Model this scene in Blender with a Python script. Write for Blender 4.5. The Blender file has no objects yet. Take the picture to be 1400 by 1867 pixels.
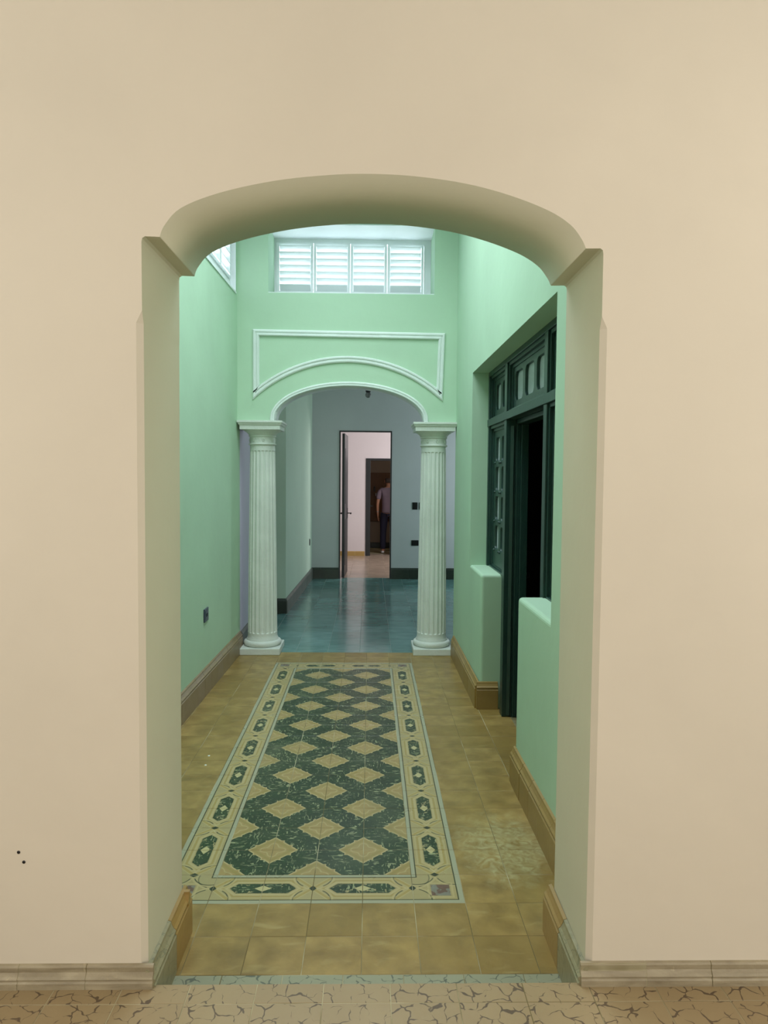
import bpy, bmesh, math, random
from mathutils import Vector, Matrix
random.seed(7)
PI = math.pi
scene = bpy.context.scene
C = scene.collection

# ------------------------------------------------------------------ camera
FPX, PITCH, YAW, ROLL, CAMH = 1312.74, .0497, .0199, .0085, 1.6551
cp, sp, cy, sy, cr, sr = (math.cos(PITCH), math.sin(PITCH), math.cos(YAW), math.sin(YAW), math.cos(ROLL), math.sin(ROLL))
fw = Vector((sy*cp, cy*cp, -sp)); rt = Vector((cy, -sy, 0)); up = rt.cross(fw)
r2 = rt*cr + up*sr; u2 = -rt*sr + up*cr
cam_data = bpy.data.cameras.new('camera'); cam = bpy.data.objects.new('camera', cam_data); C.objects.link(cam)
cam_data.sensor_fit = 'VERTICAL'; cam_data.sensor_height = 36.0; cam_data.lens = 36.0*FPX/1867.0
cam_data.clip_start = .05; cam_data.clip_end = 100
M = Matrix((r2, u2, -fw)).transposed().to_4x4(); M.translation = Vector((0, 0, CAMH)); cam.matrix_world = M
scene.camera = cam

# ------------------------------------------------------------------ world, exposure, large lights
scene.view_settings.view_transform = 'Standard'; scene.view_settings.look = 'None'
scene.view_settings.gamma = 1; scene.view_settings.use_curve_mapping = False
scene.view_settings.exposure = 0.0
w = bpy.data.worlds.new('world'); scene.world = w; w.use_nodes = True
bg = w.node_tree.nodes['Background']; bg.inputs[0].default_value = (.78, .88, 1, 1); bg.inputs[1].default_value = 1.6

def area(name, loc, direction, sx, sy_, power, color, spread=PI):
    d = bpy.data.lights.new(name, 'AREA'); d.shape = 'RECTANGLE'; d.size = sx; d.size_y = sy_
    d.energy = power; d.color = color; d.spread = spread
    o = bpy.data.objects.new(name, d); C.objects.link(o); o.location = loc
    o.rotation_euler = Vector(direction).to_track_quat('-Z', 'Y').to_euler(); return o

WARM = (1, .985, .95); DAY = (.82, .93, 1)
# front room: soft fill added at left and right; daylight from behind the viewer
area('fill_front_left', (-2.9, .7, 2.1), (1, .15, -.05), 1.8, 2.2, 44, WARM)
area('fill_front_right', (2.9, .7, 2.1), (-1, .15, -.05), 1.8, 2.2, 40, WARM)
area('daylight_front_rear', (.8, -2.7, 1.75), (-.15, 1, 0), 1.0, 1.5, 66, WARM)
# corridor: roof light added out of view, and the clerestory on the left
area('added_roof_light', (-.2, 4.5, 4.55), (.0, .0, -1), 1.3, 2.7, 60, DAY, 2.3)  # unseen source added to brighten the corridor from above
area('daylight_clerestory', (-2.3, 5.5, 3.7), (1, 0, .05), 3.0, 1.3, 30, DAY)
area('added_clerestory_near', (-2.3, 3.2, 3.7), (1, .1, .05), 1.6, 1.3, 14, DAY)  # lights the corridor through the added near window
area('daylight_back_window', (-.2, 8.1, 3.75), (0, -1, .0), 2.6, 1.2, 110, DAY)
# rear room window on its right, the pink room and the last room
area('daylight_rear_room', (2.85, 10.6, 1.7), (-1, .05, -.1), 1.2, 1.8, 38, DAY)
area('daylight_pink_room', (2.7, 13.3, 1.9), (-1, 0, -.1), 1.8, 2.0, 84, (1, .97, 1))
area('lamp_last_room', (1.4, 15.6, 2.6), (-.3, .2, -1), .6, .4, 3.6, (1, .85, .7))

# ------------------------------------------------------------------ node helpers
class E:
    """tiny expression builder over Math nodes"""
    nt = None
    def __init__(s, v): s.v = v
    @staticmethod
    def op(name, *a, clamp=False):
        n = E.nt.nodes.new('ShaderNodeMath'); n.operation = name; n.use_clamp = clamp
        for i, x in enumerate(a):
            if isinstance(x, E): x = x.v
            if isinstance(x, (int, float)): n.inputs[i].default_value = x
            else: E.nt.links.new(x, n.inputs[i])
        return E(n.outputs[0])
    def __add__(s, o): return E.op('ADD', s, o)
    __radd__ = __add__
    def __sub__(s, o): return E.op('SUBTRACT', s, o)
    def __rsub__(s, o): return E.op('SUBTRACT', o, s)
    def __mul__(s, o): return E.op('MULTIPLY', s, o)
    __rmul__ = __mul__
    def __truediv__(s, o): return E.op('DIVIDE', s, o)
def eabs(a): return E.op('ABSOLUTE', a)
def emin(a, b): return E.op('MINIMUM', a, b)
def emax(a, b): return E.op('MAXIMUM', a, b)
def eround(a): return E.op('ROUND', a)
def lt(a, b, soft=.01): return E.op('MULTIPLY_ADD', (b-a) if isinstance(b, E) else (E.op('SUBTRACT', b, a)), 1/soft, .5, clamp=True)
def gt(a, b, soft=.01): return 1 - lt(a, b, soft)
def band(a, c, w_, soft=.01): return lt(eabs(a-c), w_, soft)
def esqrt(a): return E.op('SQRT', a)
def mix(c1, c2, f):
    n = E.nt.nodes.new('ShaderNodeMix'); n.data_type = 'RGBA'
    for sock, c in ((n.inputs[6], c1), (n.inputs[7], c2)):
        if isinstance(c, tuple): sock.default_value = (*c, 1)
        else: E.nt.links.new(c, sock)
    f = f.v if isinstance(f, E) else f
    if isinstance(f, (int, float)): n.inputs[0].default_value = f
    else: E.nt.links.new(f, n.inputs[0])
    return n.outputs[2]
def noise(vec, scale, detail=2, dist=0., rough=.5, out=0):
    n = E.nt.nodes.new('ShaderNodeTexNoise'); n.inputs['Scale'].default_value = scale
    n.inputs['Detail'].default_value = detail; n.inputs['Distortion'].default_value = dist
    n.inputs['Roughness'].default_value = rough
    if vec is not None: E.nt.links.new(vec, n.inputs['Vector'])
    return E(n.outputs[0]) if out == 0 else n.outputs[1]
def scale_vec(vec, s, rotz=0, off=(0, 0, 0)):
    n = E.nt.nodes.new('ShaderNodeMapping'); n.inputs['Scale'].default_value = s
    n.inputs['Rotation'].default_value = (0, 0, rotz); n.inputs['Location'].default_value = off
    E.nt.links.new(vec, n.inputs['Vector']); return n.outputs[0]
def srgb(r, g, b):
    f = lambda c: c/12.92 if c <= .04045 else ((c+.055)/1.055)**2.4
    return (f(r/255), f(g/255), f(b/255))
MATS = {}
def material(name, build, rough=.6, bump=0., bump_scale=30, bump_detail=3, metallic=0., **kw):
    m = bpy.data.materials.new(name); m.use_nodes = True; E.nt = m.node_tree
    b = m.node_tree.nodes['Principled BSDF']
    geo = m.node_tree.nodes.new('ShaderNodeNewGeometry'); pos = geo.outputs['Position']
    info = m.node_tree.nodes.new('ShaderNodeObjectInfo')
    col = build(pos, E(info.outputs['Random'])) if callable(build) else build
    rr = rough
    if isinstance(col, tuple) and len(col) == 2: col, rr = col
    if isinstance(col, tuple): b.inputs['Base Color'].default_value = (*col, 1)
    else: m.node_tree.links.new(col, b.inputs['Base Color'])
    if isinstance(rr, E): m.node_tree.links.new(rr.v, b.inputs['Roughness'])
    else: b.inputs['Roughness'].default_value = rr
    b.inputs['Metallic'].default_value = metallic
    for k, v in kw.items(): b.inputs[k.replace('_', ' ')].default_value = v
    if bump:
        n = noise(pos, bump_scale, bump_detail)
        bn = m.node_tree.nodes.new('ShaderNodeBump'); bn.inputs['Strength'].default_value = 1; bn.inputs['Distance'].default_value = bump
        m.node_tree.links.new(n.v, bn.inputs['Height']); m.node_tree.links.new(bn.outputs[0], b.inputs['Normal'])
    MATS[name] = m; return m
def plaster(base, vary=.06, scale=1.2):
    def f(pos, rnd):
        n = noise(pos, scale, 4, .4)
        d = tuple(c*(1-vary*1.6) for c in base); l = tuple(min(1, c*(1+vary)) for c in base)
        c1 = mix(d, l, E.op('MULTIPLY_ADD', n, 2.2, -.6, clamp=True))
        st = noise(scale_vec(pos, (1.4, 1.4, .6)), 3, 3)
        return mix(c1, d, E.op('MULTIPLY_ADD', st, 3, -1.75, clamp=True)*.3)
    return f
CREAM = srgb(214, 204, 185); MINT = srgb(181, 212, 183)
material('cream_plaster', plaster(CREAM, .035), .75, .0022, 9)
material('cream_reveal', plaster(srgb(202, 198, 172), .03), .75, .0022, 9)
material('mint_plaster', plaster(MINT, .045), .7, .0022, 9)
material('grey_plaster', plaster(srgb(196, 201, 200), .03), .75, .0018, 9)
material('pale_green_plaster', plaster(srgb(190, 212, 190), .03), .75, .0018, 9)
material('lilac_plaster', plaster(srgb(205, 200, 215), .03), .75, .0018, 9)
material('pink_plaster', plaster(srgb(224, 216, 216), .02), .75, .0018, 9)
material('shaded_room_plaster', plaster(srgb(60, 48, 38), .1), .8, .0018, 9)  # shade of the unlit side room is put into this dark colour
material('taupe_plaster', plaster(srgb(150, 135, 120), .05), .8, .0018, 9)
material('white_trim', plaster(srgb(222, 232, 226), .03, 6), .5, .002, 60)
material('column_paint', plaster(srgb(216, 222, 213), .05, 5), .5, .003, 50)
material('white_window', plaster(srgb(238, 243, 245), .02, 6), .45)
material('ceiling_paint', plaster(srgb(225, 228, 226), .02), .8)
def wood_green(pos, rnd):
    n = noise(scale_vec(pos, (6, 6, .8)), 12, 4)
    return mix(srgb(24, 50, 46), srgb(44, 74, 66), n)
material('dark_green_paint', wood_green, .35, .001, 60)
material('near_black_paint', srgb(30, 34, 36), .35)
material('obscure_glass', lambda p, r: mix(srgb(168, 178, 180), srgb(204, 212, 214), noise(p, 90, 3)), .3, .004, 160)
material('black_plastic', srgb(14, 15, 17), .35)
material('slate_plastic', srgb(52, 62, 82), .3)
material('steel', srgb(150, 150, 150), .3, metallic=1.)
material('bulb_glass', srgb(120, 122, 120), .15)
def brown_wood(pos, rnd):
    n = noise(scale_vec(pos, (8, 8, 1)), 6, 4, 1.)
    return mix(srgb(78, 50, 22), srgb(112, 74, 36), n)
material('brown_wood', brown_wood, .5)

# cement tiles ------------------------------------------------------
X0, Y0, T = -.6166, 2.9145, .2
def rough_worn(pos, lo=.22, hi=.45):
    return E.op('MULTIPLY_ADD', noise(pos, 5, 4), hi-lo, lo)
def ochre(pos, rnd):
    off = rnd*37
    cx = E.nt.nodes.new('ShaderNodeCombineXYZ'); E.nt.links.new(off.v, cx.inputs[0]); E.nt.links.new(off.v, cx.inputs[1])
    va = E.nt.nodes.new('ShaderNodeVectorMath'); va.operation = 'ADD'
    E.nt.links.new(pos, va.inputs[0]); E.nt.links.new(cx.outputs[0], va.inputs[1])
    n = noise(va.outputs[0], 9, 5, .2)
    c = mix(srgb(126, 102, 54), srgb(176, 148, 88), E.op('MULTIPLY_ADD', n, 2.2, -.6, clamp=True))
    c = mix(c, srgb(132, 108, 54), rnd*.7)
    c = mix(c, srgb(96, 82, 50), E.op('MULTIPLY_ADD', noise(va.outputs[0], 6, 5, .3), 4, -2.2, clamp=True)*.55)
    c = mix(c, srgb(196, 178, 122), E.op('MULTIPLY_ADD', noise(scale_vec(va.outputs[0], (1, 3, 1)), 7, 5, .6), 5, -3.05, clamp=True)*.4)
    # dusty patch of dried plaster by the right wall
    s = E.nt.nodes.new('ShaderNodeSeparateXYZ'); E.nt.links.new(pos, s.inputs[0])
    px, py = E(s.outputs[0]), E(s.outputs[1])
    dx = (px-.62)/.21; dy = (py-3.14)/.3
    r = esqrt(dx*dx+dy*dy) + noise(pos, 9, 4, 2.)*1.2 - .6
    st = noise(scale_vec(pos, (1, 1, 1), .6), 16, 4, 2.5)
    c = mix(c, srgb(190, 184, 140), lt(r, .85, .7)*E.op('MULTIPLY_ADD', st, 2.5, -.75, clamp=True)*.7)
    return c, rough_worn(pos)
material('ochre_tile', ochre, .3, .0008, 40)
def ochre_skirt(pos, rnd):
    n = noise(scale_vec(pos, (1, 1, 2)), 7, 4, .5)
    c = mix(srgb(136, 106, 50), srgb(168, 138, 76), n)
    return mix(c, srgb(158, 134, 96), rnd*.4)
material('ochre_skirting', ochre_skirt, .4, .001, 50)
def left_skirt(pos, rnd):
    n = noise(scale_vec(pos, (1, 1, 2)), 7, 4, .5)
    c = mix(srgb(128, 108, 84), srgb(160, 140, 116), n)
    return mix(c, srgb(140, 120, 76), rnd*.5)
material('taupe_skirting', left_skirt, .4, .001, 50)
def grey_skirt(pos, rnd):
    n = noise(scale_vec(pos, (1, 1, 5)), 8, 5, .5)
    c = mix(srgb(128, 116, 92), srgb(176, 164, 136), E.op('MULTIPLY_ADD', n, 1.8, -.4, clamp=True))
    return mix(c, srgb(206, 190, 152), E.op('MULTIPLY_ADD', noise(pos, 22, 4, 1.), 6, -4, clamp=True)*.8)
material('grey_skirting', grey_skirt, .45, .002, 60)
def marbled_skirt(pos, rnd):
    n = noise(scale_vec(pos, (1, 1, 1)), 14, 5, 2.)
    c = mix(srgb(126, 122, 92), srgb(160, 152, 120), n)
    return mix(c, srgb(70, 80, 66), lt(eabs(noise(pos, 9, 3, 1.5)-.5), .012, .01)*.35)
material('marbled_skirting', marbled_skirt, .4, .001, 50)
material('dark_skirting', lambda p, r: mix(srgb(34, 42, 34), srgb(56, 66, 54), noise(p, 9, 3)), .35)
material('slate_skirting', lambda p, r: mix(srgb(84, 90, 84), srgb(112, 116, 108), noise(p, 9, 3)), .35)
material('mustard_skirting', srgb(176, 146, 84), .4)
def crackle(base1, base2, vein):
    def f(pos, rnd):
        w_ = noise(pos, 16, 2, 0, out=1)
        va = E.nt.nodes.new('ShaderNodeVectorMath'); va.operation = 'MULTIPLY_ADD'
        E.nt.links.new(w_, va.inputs[0]); va.inputs[1].default_value = (.075, .075, .075); E.nt.links.new(pos, va.inputs[2])
        cx = E.nt.nodes.new('ShaderNodeCombineXYZ'); E.nt.links.new((rnd*9).v, cx.inputs[0])
        vb = E.nt.nodes.new('ShaderNodeVectorMath'); vb.operation = 'ADD'
        E.nt.links.new(va.outputs[0], vb.inputs[0]); E.nt.links.new(cx.outputs[0], vb.inputs[1])
        v = E.nt.nodes.new('ShaderNodeTexVoronoi'); v.feature = 'DISTANCE_TO_EDGE'; v.voronoi_dimensions = '2D'
        v.inputs['Scale'].default_value = 19; E.nt.links.new(vb.outputs[0], v.inputs['Vector'])
        d = E(v.outputs['Distance'])
        wid = E.op('MULTIPLY_ADD', noise(vb.outputs[0], 24, 2), .28, -.120)
        c = mix(base1, base2, noise(pos, 4, 4, .5)); c = mix(c, base1, rnd*.6)
        c = mix(c, vein, lt(d, wid, .03)*.85)
        return c, rough_worn(pos, .3, .5)
    return f
material('crackle_tile', crackle(srgb(144, 124, 90), srgb(166, 147, 111), srgb(76, 60, 48)), .4, .0006, 60)
material('crackle_threshold', crackle(srgb(140, 142, 116), srgb(160, 158, 132), srgb(78, 84, 72)), .4, .0006, 60)
material('grout', lambda p, r: mix(srgb(112, 100, 64), srgb(196, 188, 156), E.op('MULTIPLY_ADD', noise(p, 3, 4), 4, -1.75, clamp=True)), .8)
material('grey_grout', srgb(140, 156, 150), .7)

LCREAM = srgb(184, 168, 122); TAN = srgb(158, 134, 84); DGREEN = srgb(38, 62, 44); GREYSTRIP = srgb(162, 162, 136)
YEL = srgb(164, 142, 78); LINE = srgb(44, 52, 36); OLIVE = srgb(160, 144, 98)
def pxy(pos):
    s = E.nt.nodes.new('ShaderNodeSeparateXYZ'); E.nt.links.new(pos, s.inputs[0])
    return (E(s.outputs[0])-X0)/T, (E(s.outputs[1])-Y0)/T
def marble(pos):
    g = mix(srgb(28, 42, 26), srgb(56, 74, 46), noise(pos, 7, 5, .6))
    a = noise(scale_vec(pos, (1, .3, 1), PI/4), 95, 3, .8)
    b = noise(scale_vec(pos, (.3, 1, 1), PI/4, (3, 1, 0)), 95, 3, .8)
    sel = gt(noise(pos, 11, 2), .5, .12)
    v = a*sel + b*(1-sel)
    f = gt(v, .585, .04)*E.op('MULTIPLY_ADD', noise(pos, 12, 2), 4, -1.2, clamp=True)
    g = mix(g, srgb(160, 164, 124), f*.8)
    return g
def carpet(pos, rnd):
    px, py = pxy(pos)
    a = (px+py)*.5; b = (px-py)*.5
    fa = a-eround(a); fb = b-eround(b)
    du = fa+fb; dv = fa-fb
    au, av = eabs(du), eabs(dv)
    wob = noise(pos, 60, 2)*.03-.015
    m = au+av+wob; q = eabs(au-av)
    tooth = emax(.075 - eabs(q-.2)*1.1, 0)
    r = tooth + .56
    col = mix(TAN, srgb(168, 146, 94), noise(pos, 10, 4, .4))
    col = mix(col, srgb(148, 134, 76), band(m, .43, .05, .03)*.6)
    # quatrefoil line
    rr = esqrt(du*du+dv*dv)+.0001
    c4 = 1 - 8*(du*du*dv*dv)/(rr*rr*rr*rr)
    qf = rr + noise(pos, 50, 2)*.03 - .24 - .055*c4
    col = mix(col, LCREAM, band(qf, .0, .018, .015)*.65)
    col = mix(col, srgb(96, 92, 50), gt(noise(pos, 75, 2), .72, .05)*lt(rr, .3, .05)*.7)
    col = mix(col, LCREAM, gt(m, r-.045, .015)*.85)
    out = mix(col, marble(pos), gt(m, r, .012))
    return mix(out, srgb(118, 120, 92), E.op('MULTIPLY_ADD', noise(pos, 2.3, 4, 1.), 3, -1.6, clamp=True)*.35), rough_worn(pos, .2, .4)
def border_common(pos, s, t):
    """s: along, crossings on even numbers; t: 0 inner edge .. 1 outer edge"""
    c0 = .49
    ds = s - (eround((s-1)*.5)*2+1)          # from hexagon centre, -1..1
    dc = s - eround(s*.5)*2                  # from crossing
    at = eabs(t-c0); asx = eabs(ds)
    wob = noise(pos, 45, 2)*.02-.01
    h = emax(at-.165, (asx-.665+at*.95)*.72) + wob
    col = mix(OLIVE, srgb(172, 156, 110), noise(pos, 9, 3))
    # woven bands: cream and yellow lines around each hexagon and around each half circle
    col = mix(col, LCREAM, band(h, .05, .028, .015)*.8)
    col = mix(col, YEL, band(h, .105, .02, .015)*.8)
    col = mix(col, LCREAM, band(h, .155, .018, .015)*.6)
    for tc in (.10, .88):
        dr = esqrt(dc*dc + (t-tc)*(t-tc))
        col = mix(col, srgb(166, 154, 112), lt(dr, .35, .02)*.4)
        col = mix(col, LCREAM, band(dr, .405, .02, .015)*.7)
        col = mix(col, LINE, band(dr, .365, .012, .01)*gt(eabs(dc), .20, .02)*.9)
    xb = eabs(at-eabs(dc)*1.02); near = lt(eabs(dc), .36, .02)
    col = mix(col, LCREAM, lt(xb, .075, .015)*near*.75)
    col = mix(col, YEL, lt(xb, .045, .015)*near*.8)
    dd = emax(at/.10+eabs(dc)/.075, 0)
    col = mix(col, LINE, lt(dd, 1, .2))
    # dark hexagon with light centre diamond
    mm = marble(pos)
    wv = gt(noise(pos, 34, 3, 1.5), .63, .03)
    mm = mix(mm, LCREAM, wv*.75)
    mm = mix(mm, srgb(186, 176, 128), lt(at/.105+asx/.17, 1, .12))
    col = mix(col, mm, lt(h, 0, .01))
    return col
def edges(col, t):
    col = mix(col, LINE, band(t, .885, .012, .01)*.95)
    col = mix(col, GREYSTRIP, gt(t, .90, .01))
    return col
def inner_edge(col, t):
    col = mix(col, LINE, band(t, .098, .012, .01)*.95)
    return mix(col, GREYSTRIP, lt(t, .082, .01))
def side_border(pos, rnd):
    px, py = pxy(pos); t = emax(0-px, px-4)
    return inner_edge(edges(border_common(pos, py, t), t), t), rough_worn(pos, .2, .4)
def end_border(pos, rnd):
    px, py = pxy(pos); t = emax(0-py, py-16)
    return inner_edge(edges(border_common(pos, px, t), t), t), rough_worn(pos, .2, .4)
def corner_border(pos, rnd):
    px, py = pxy(pos); u = emax(0-px, px-4); v = emax(0-py, py-16)
    col = mix(OLIVE, srgb(172, 156, 110), noise(pos, 9, 3))
    for (a, b) in ((u, v), (v, u)):
        for tc in (.10, .88):
            dr = esqrt(a*a + (b-tc)*(b-tc))
            col = mix(col, srgb(166, 154, 112), lt(dr, .35, .02)*.4)
            col = mix(col, LCREAM, band(dr, .405, .02, .015)*.7)
            col = mix(col, LINE, band(dr, .365, .012, .01)*gt(a, .13, .02)*.9)
        col = mix(col, LINE, lt(eabs(b-.49)/.10+a/.075, 1, .2))
    k = emax(emax(eabs(u-.56), eabs(v-.56)), (.98-u-v)*.8)
    col = mix(col, LCREAM, band(k, .24, .02, .02)*.7)
    col = mix(col, mix(srgb(110, 84, 72), srgb(128, 124, 112), gt(noise(pos, 25, 2), .5, .05)), lt(k, .19, .015))
    t = emax(u, v)
    col = edges(col, t)
    tin = t
    return mix(mix(col, LINE, band(tin, .098, .012, .01)*.95), GREYSTRIP, lt(tin, .082, .01)), rough_worn(pos, .2, .4)
material('carpet_tile_print', carpet, .3, .0005, 50)
material('border_tile_print', side_border, .3, .0005, 50)
material('end_border_tile_print', end_border, .3, .0005, 50)
material('corner_tile_print', corner_border, .3, .0005, 50)
def teal(pos, rnd):
    n = noise(scale_vec(pos, (1, 2.5, 1)), 5, 5, .8)
    c = mix(srgb(80, 122, 120), srgb(124, 166, 162), E.op('MULTIPLY_ADD', n, 1.6, -.3, clamp=True))
    c = mix(c, srgb(60, 100, 92), rnd*.5)
    return c, rough_worn(pos, .09, .22)
material('teal_tile', teal, .2, .0012, 6)
material('beige_tile', lambda p, r: (mix(mix(srgb(160, 142, 124), srgb(188, 170, 150), noise(p, 5, 4)), srgb(150, 132, 116), r*.5), rough_worn(p, .15, .3)), .2, .001, 6)

# ------------------------------------------------------------------ mesh helpers
def link(name, bm, mats, parent=None, smooth=False, **props):
    me = bpy.data.meshes.new(name); bm.normal_update(); bm.to_mesh(me); bm.free()
    return linkme(name, me, mats, parent, smooth, **props)
def linkme(name, me, mats, parent=None, smooth=False, **props):
    if isinstance(mats, str): mats = [mats]
    if not me.materials:
        for m in mats: me.materials.append(MATS[m])
    if smooth:
        for p in me.polygons: p.use_smooth = True
        me.set_sharp_from_angle(angle=math.radians(42))
    o = bpy.data.objects.new(name, me); C.objects.link(o)
    if parent: o.parent = parent
    for k, v in props.items(): o[k] = v
    return o
def empty(name, loc=(0, 0, 0), parent=None, **props):
    o = bpy.data.objects.new(name, None); C.objects.link(o); o.location = loc; o.empty_display_size = .1
    if parent: o.parent = parent
    for k, v in props.items(): o[k] = v
    return o
def box(bm, lo, hi, fn=None, mi=0, bevel=0):
    x0, y0, z0 = lo; x1, y1, z1 = hi
    co = [(x0,y0,z0),(x1,y0,z0),(x1,y1,z0),(x0,y1,z0),(x0,y0,z1),(x1,y0,z1),(x1,y1,z1),(x0,y1,z1)]
    vs = [bm.verts.new(fn(*c) if fn else c) for c in co]
    fs = [bm.faces.new([vs[i] for i in q]) for q in ((0,3,2,1),(4,5,6,7),(0,1,5,4),(1,2,6,5),(2,3,7,6),(3,0,4,7))]
    for f in fs: f.material_index = mi
    if bevel:
        es = {e for f in fs for e in f.edges}
        bmesh.ops.bevel(bm, geom=list(es), offset=bevel, segments=2, affect='EDGES', profile=.5)
    return fs
def boxes(name, items, mats, parent=None, bevel=0, fn=None, **props):
    bm = bmesh.new()
    for it in items: box(bm, it[0], it[1], fn, bevel=bevel)
    return link(name, bm, mats, parent, **props)
def lathe(bm, prof, seg=32, cx=0, cy=0, flute=None):
    """prof: list of (r, z) bottom to top, closed with caps"""
    rings = []
    for r, z in prof:
        ring = []
        for i in range(seg):
            a = 2*PI*i/seg; rr = r
            if flute: rr = flute(a, z, r)
            ring.append(bm.verts.new((cx+rr*math.cos(a), cy+rr*math.sin(a), z)))
        rings.append(ring)
    for a, b in zip(rings, rings[1:]):
        for i in range(seg):
            bm.faces.new((a[i], a[(i+1) % seg], b[(i+1) % seg], b[i]))
    bm.faces.new(list(reversed(rings[0]))); bm.faces.new(rings[-1])
def prism(bm, pts, y0, y1, axis='y', fn=None):
    """extrude a 2D polygon (x,z) from y0 to y1"""
    def P(a, b, c): return fn(a, c, b) if fn else (a, c, b)
    A = [bm.verts.new(P(x, z, y0)) for x, z in pts]; B = [bm.verts.new(P(x, z, y1)) for x, z in pts]
    n = len(pts)
    for i in range(n): bm.faces.new((A[i], A[(i+1) % n], B[(i+1) % n], B[i]))
    bm.faces.new(list(reversed(A))); bm.faces.new(B)
    bmesh.ops.recalc_face_normals(bm, faces=bm.faces)
def smooth_path(pts, n=6):
    out = []
    P = [pts[0]]+list(pts)+[pts[-1]]
    for i in range(1, len(P)-2):
        p0, p1, p2, p3 = P[i-1:i+3]
        for k in range(n):
            t = k/n
            out.append(tuple(.5*((2*p1[j])+(-p0[j]+p2[j])*t+(2*p0[j]-5*p1[j]+4*p2[j]-p3[j])*t*t+(-p0[j]+3*p1[j]-3*p2[j]+p3[j])*t**3) for j in range(2)))
    out.append(tuple(pts[-1])); return out
def sweep(bm, path, prof, closed, frame, sharp=.4):
    """path: 2D points; prof: (inward offset, proud height) points; frame(a, b, h) -> world"""
    n = len(path); rows = []
    for i in range(n):
        p = Vector(path[i])
        a = Vector(path[i-1]) if (closed or i > 0) else None
        b = Vector(path[(i+1) % n]) if (closed or i < n-1) else None
        d1 = (p-a).normalized() if a is not None else (b-p).normalized()
        d2 = (b-p).normalized() if b is not None else d1
        n1 = Vector((d1.y, -d1.x)); n2 = Vector((d2.y, -d2.x))
        m = (n1+n2); m = m.normalized() if m.length > 1e-6 else n1
        k = 1/max(m.dot(n1), .25)
        rows.append([bm.verts.new(frame(p.x+m.x*k*o, p.y+m.y*k*o, h)) for o, h in prof])
    rng = range(n) if closed else range(n-1)
    for i in rng:
        A, B = rows[i], rows[(i+1) % n]
        for j in range(len(prof)-1): bm.faces.new((A[j], B[j], B[j+1], A[j+1]))
        bm.faces.new((A[-1], B[-1], B[0], A[0]))
    if not closed:
        bm.faces.new(rows[0]); bm.faces.new(list(reversed(rows[-1])))
    bmesh.ops.recalc_face_normals(bm, faces=bm.faces)
TILES = {}
def tile_mesh(w_, d, mat, th=.012):
    k = (round(w_, 4), round(d, 4), mat)
    if k in TILES: return TILES[k]
    bm = bmesh.new(); g = .0013; c = .0008
    def ring(i, z): return [bm.verts.new(v) for v in ((i, i, z), (w_-i, i, z), (w_-i, d-i, z), (i, d-i, z))]
    a, b, t = ring(g, -th), ring(g, -.0007), ring(g+c, 0)
    for p, q in ((a, b), (b, t)):
        for i in range(4): bm.faces.new((p[i], p[(i+1) % 4], q[(i+1) % 4], q[i]))
    bm.faces.new(t); bm.faces.new(list(reversed(a)))
    me = bpy.data.meshes.new('tile'); bm.to_mesh(me); bm.free(); me.materials.append(MATS[mat]); TILES[k] = me
    return me
def tile(parent, x, y, z, w_, d, mat, name='floor_tile'):
    o = bpy.data.objects.new(name, tile_mesh(w_, d, mat)); C.objects.link(o); o.parent = parent
    o.location = (x, y, z+random.uniform(-.0003, .0003)); return o

# ------------------------------------------------------------------ plan
FD, FB = 2.107, 2.515             # front wall faces
FZ = .121                         # front room floor height
def xL(y): return -1.213-.024*(6.6-y)
def xR(y): return .786+.006*(6.6-y)
YB, YB2 = 6.62, 6.88              # arch wall
CEIL = 4.5

# floors ------------------------------------------------------------
S = dict(kind='structure')
bm = bmesh.new(); box(bm, (-1.6, 2.1, -.2), (4.2, 6.69, -.0010))
floor = link('floor', bm, 'grout', **S)
for r in range(-3, 19):
    y = Y0 + T*r
    d = T
    if r == 18: d = 6.69-y
    for c in range(-4, 8):
        x = X0+T*c; w_ = T
        if c == -4: x = -1.32; w_ = (X0+T*-3)+1.32
        if c == 7 and not (3.6 < y < 5.1): continue
        mat = 'ochre_tile'
        if -1 <= c <= 4 and -1 <= r <= 16:
            side = c in (-1, 4); end = r in (-1, 16)
            mat = 'corner_tile_print' if side and end else 'border_tile_print' if side else 'end_border_tile_print' if end else 'carpet_tile_print'
        tile(floor, x, y, 0, w_, d, mat)
for c in range(-1, 7): tile(floor, X0+T*c-.06, Y0-4*T, 0, T, T, 'crackle_threshold')
for (x, y) in ((-.925, 4.05), (-.936, 4.187)):  # small white discs stand for paint drops on the tiles
    bm = bmesh.new(); lathe(bm, [(.007, -.002), (.007, .001), (.004, .0025)], 12, x, y); link('paint_drop', bm, 'white_trim', floor)

bm = bmesh.new(); box(bm, (-1.4, 6.69, -.2), (3.2, 11.66, -.0012))
floor_b = link('floor.001', bm, 'grey_grout', **S)
B = .3
for i in range(-5, 10):
    for j in range(0, 17):
        x = -.085+B*i; y = 6.69+B*j
        if x > 2.0 or x+B < -1.25: continue
        tile(floor_b, x, y, 0, B, min(B, 11.66-y), 'teal_tile')
bm = bmesh.new(); box(bm, (-2.5, 11.66, -.2), (3.2, 17, -.0012))
floor_c = link('floor.002', bm, 'grout', **S)
for i in range(-4, 4):
    for j in range(0, 12):
        x = -.02+B*i; y = 11.66+B*j
        tile(floor_c, x, y, 0, B, B, 'beige_tile')
GX, GY = -.3275, 2.0258
bm = bmesh.new()
box(bm, (-3, -2.8, -.2), (3, FD-.001, FZ-.0010))
floor_f = link('floor.003', bm, 'grout', **S)
for i in range(-6, 8):
    for j in range(-6, 1):
        y = GY+T*j; d = T if j < 0 else FD-GY
        tile(floor_f, GX+T*i, y, FZ, T, d, 'crackle_tile')
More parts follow.
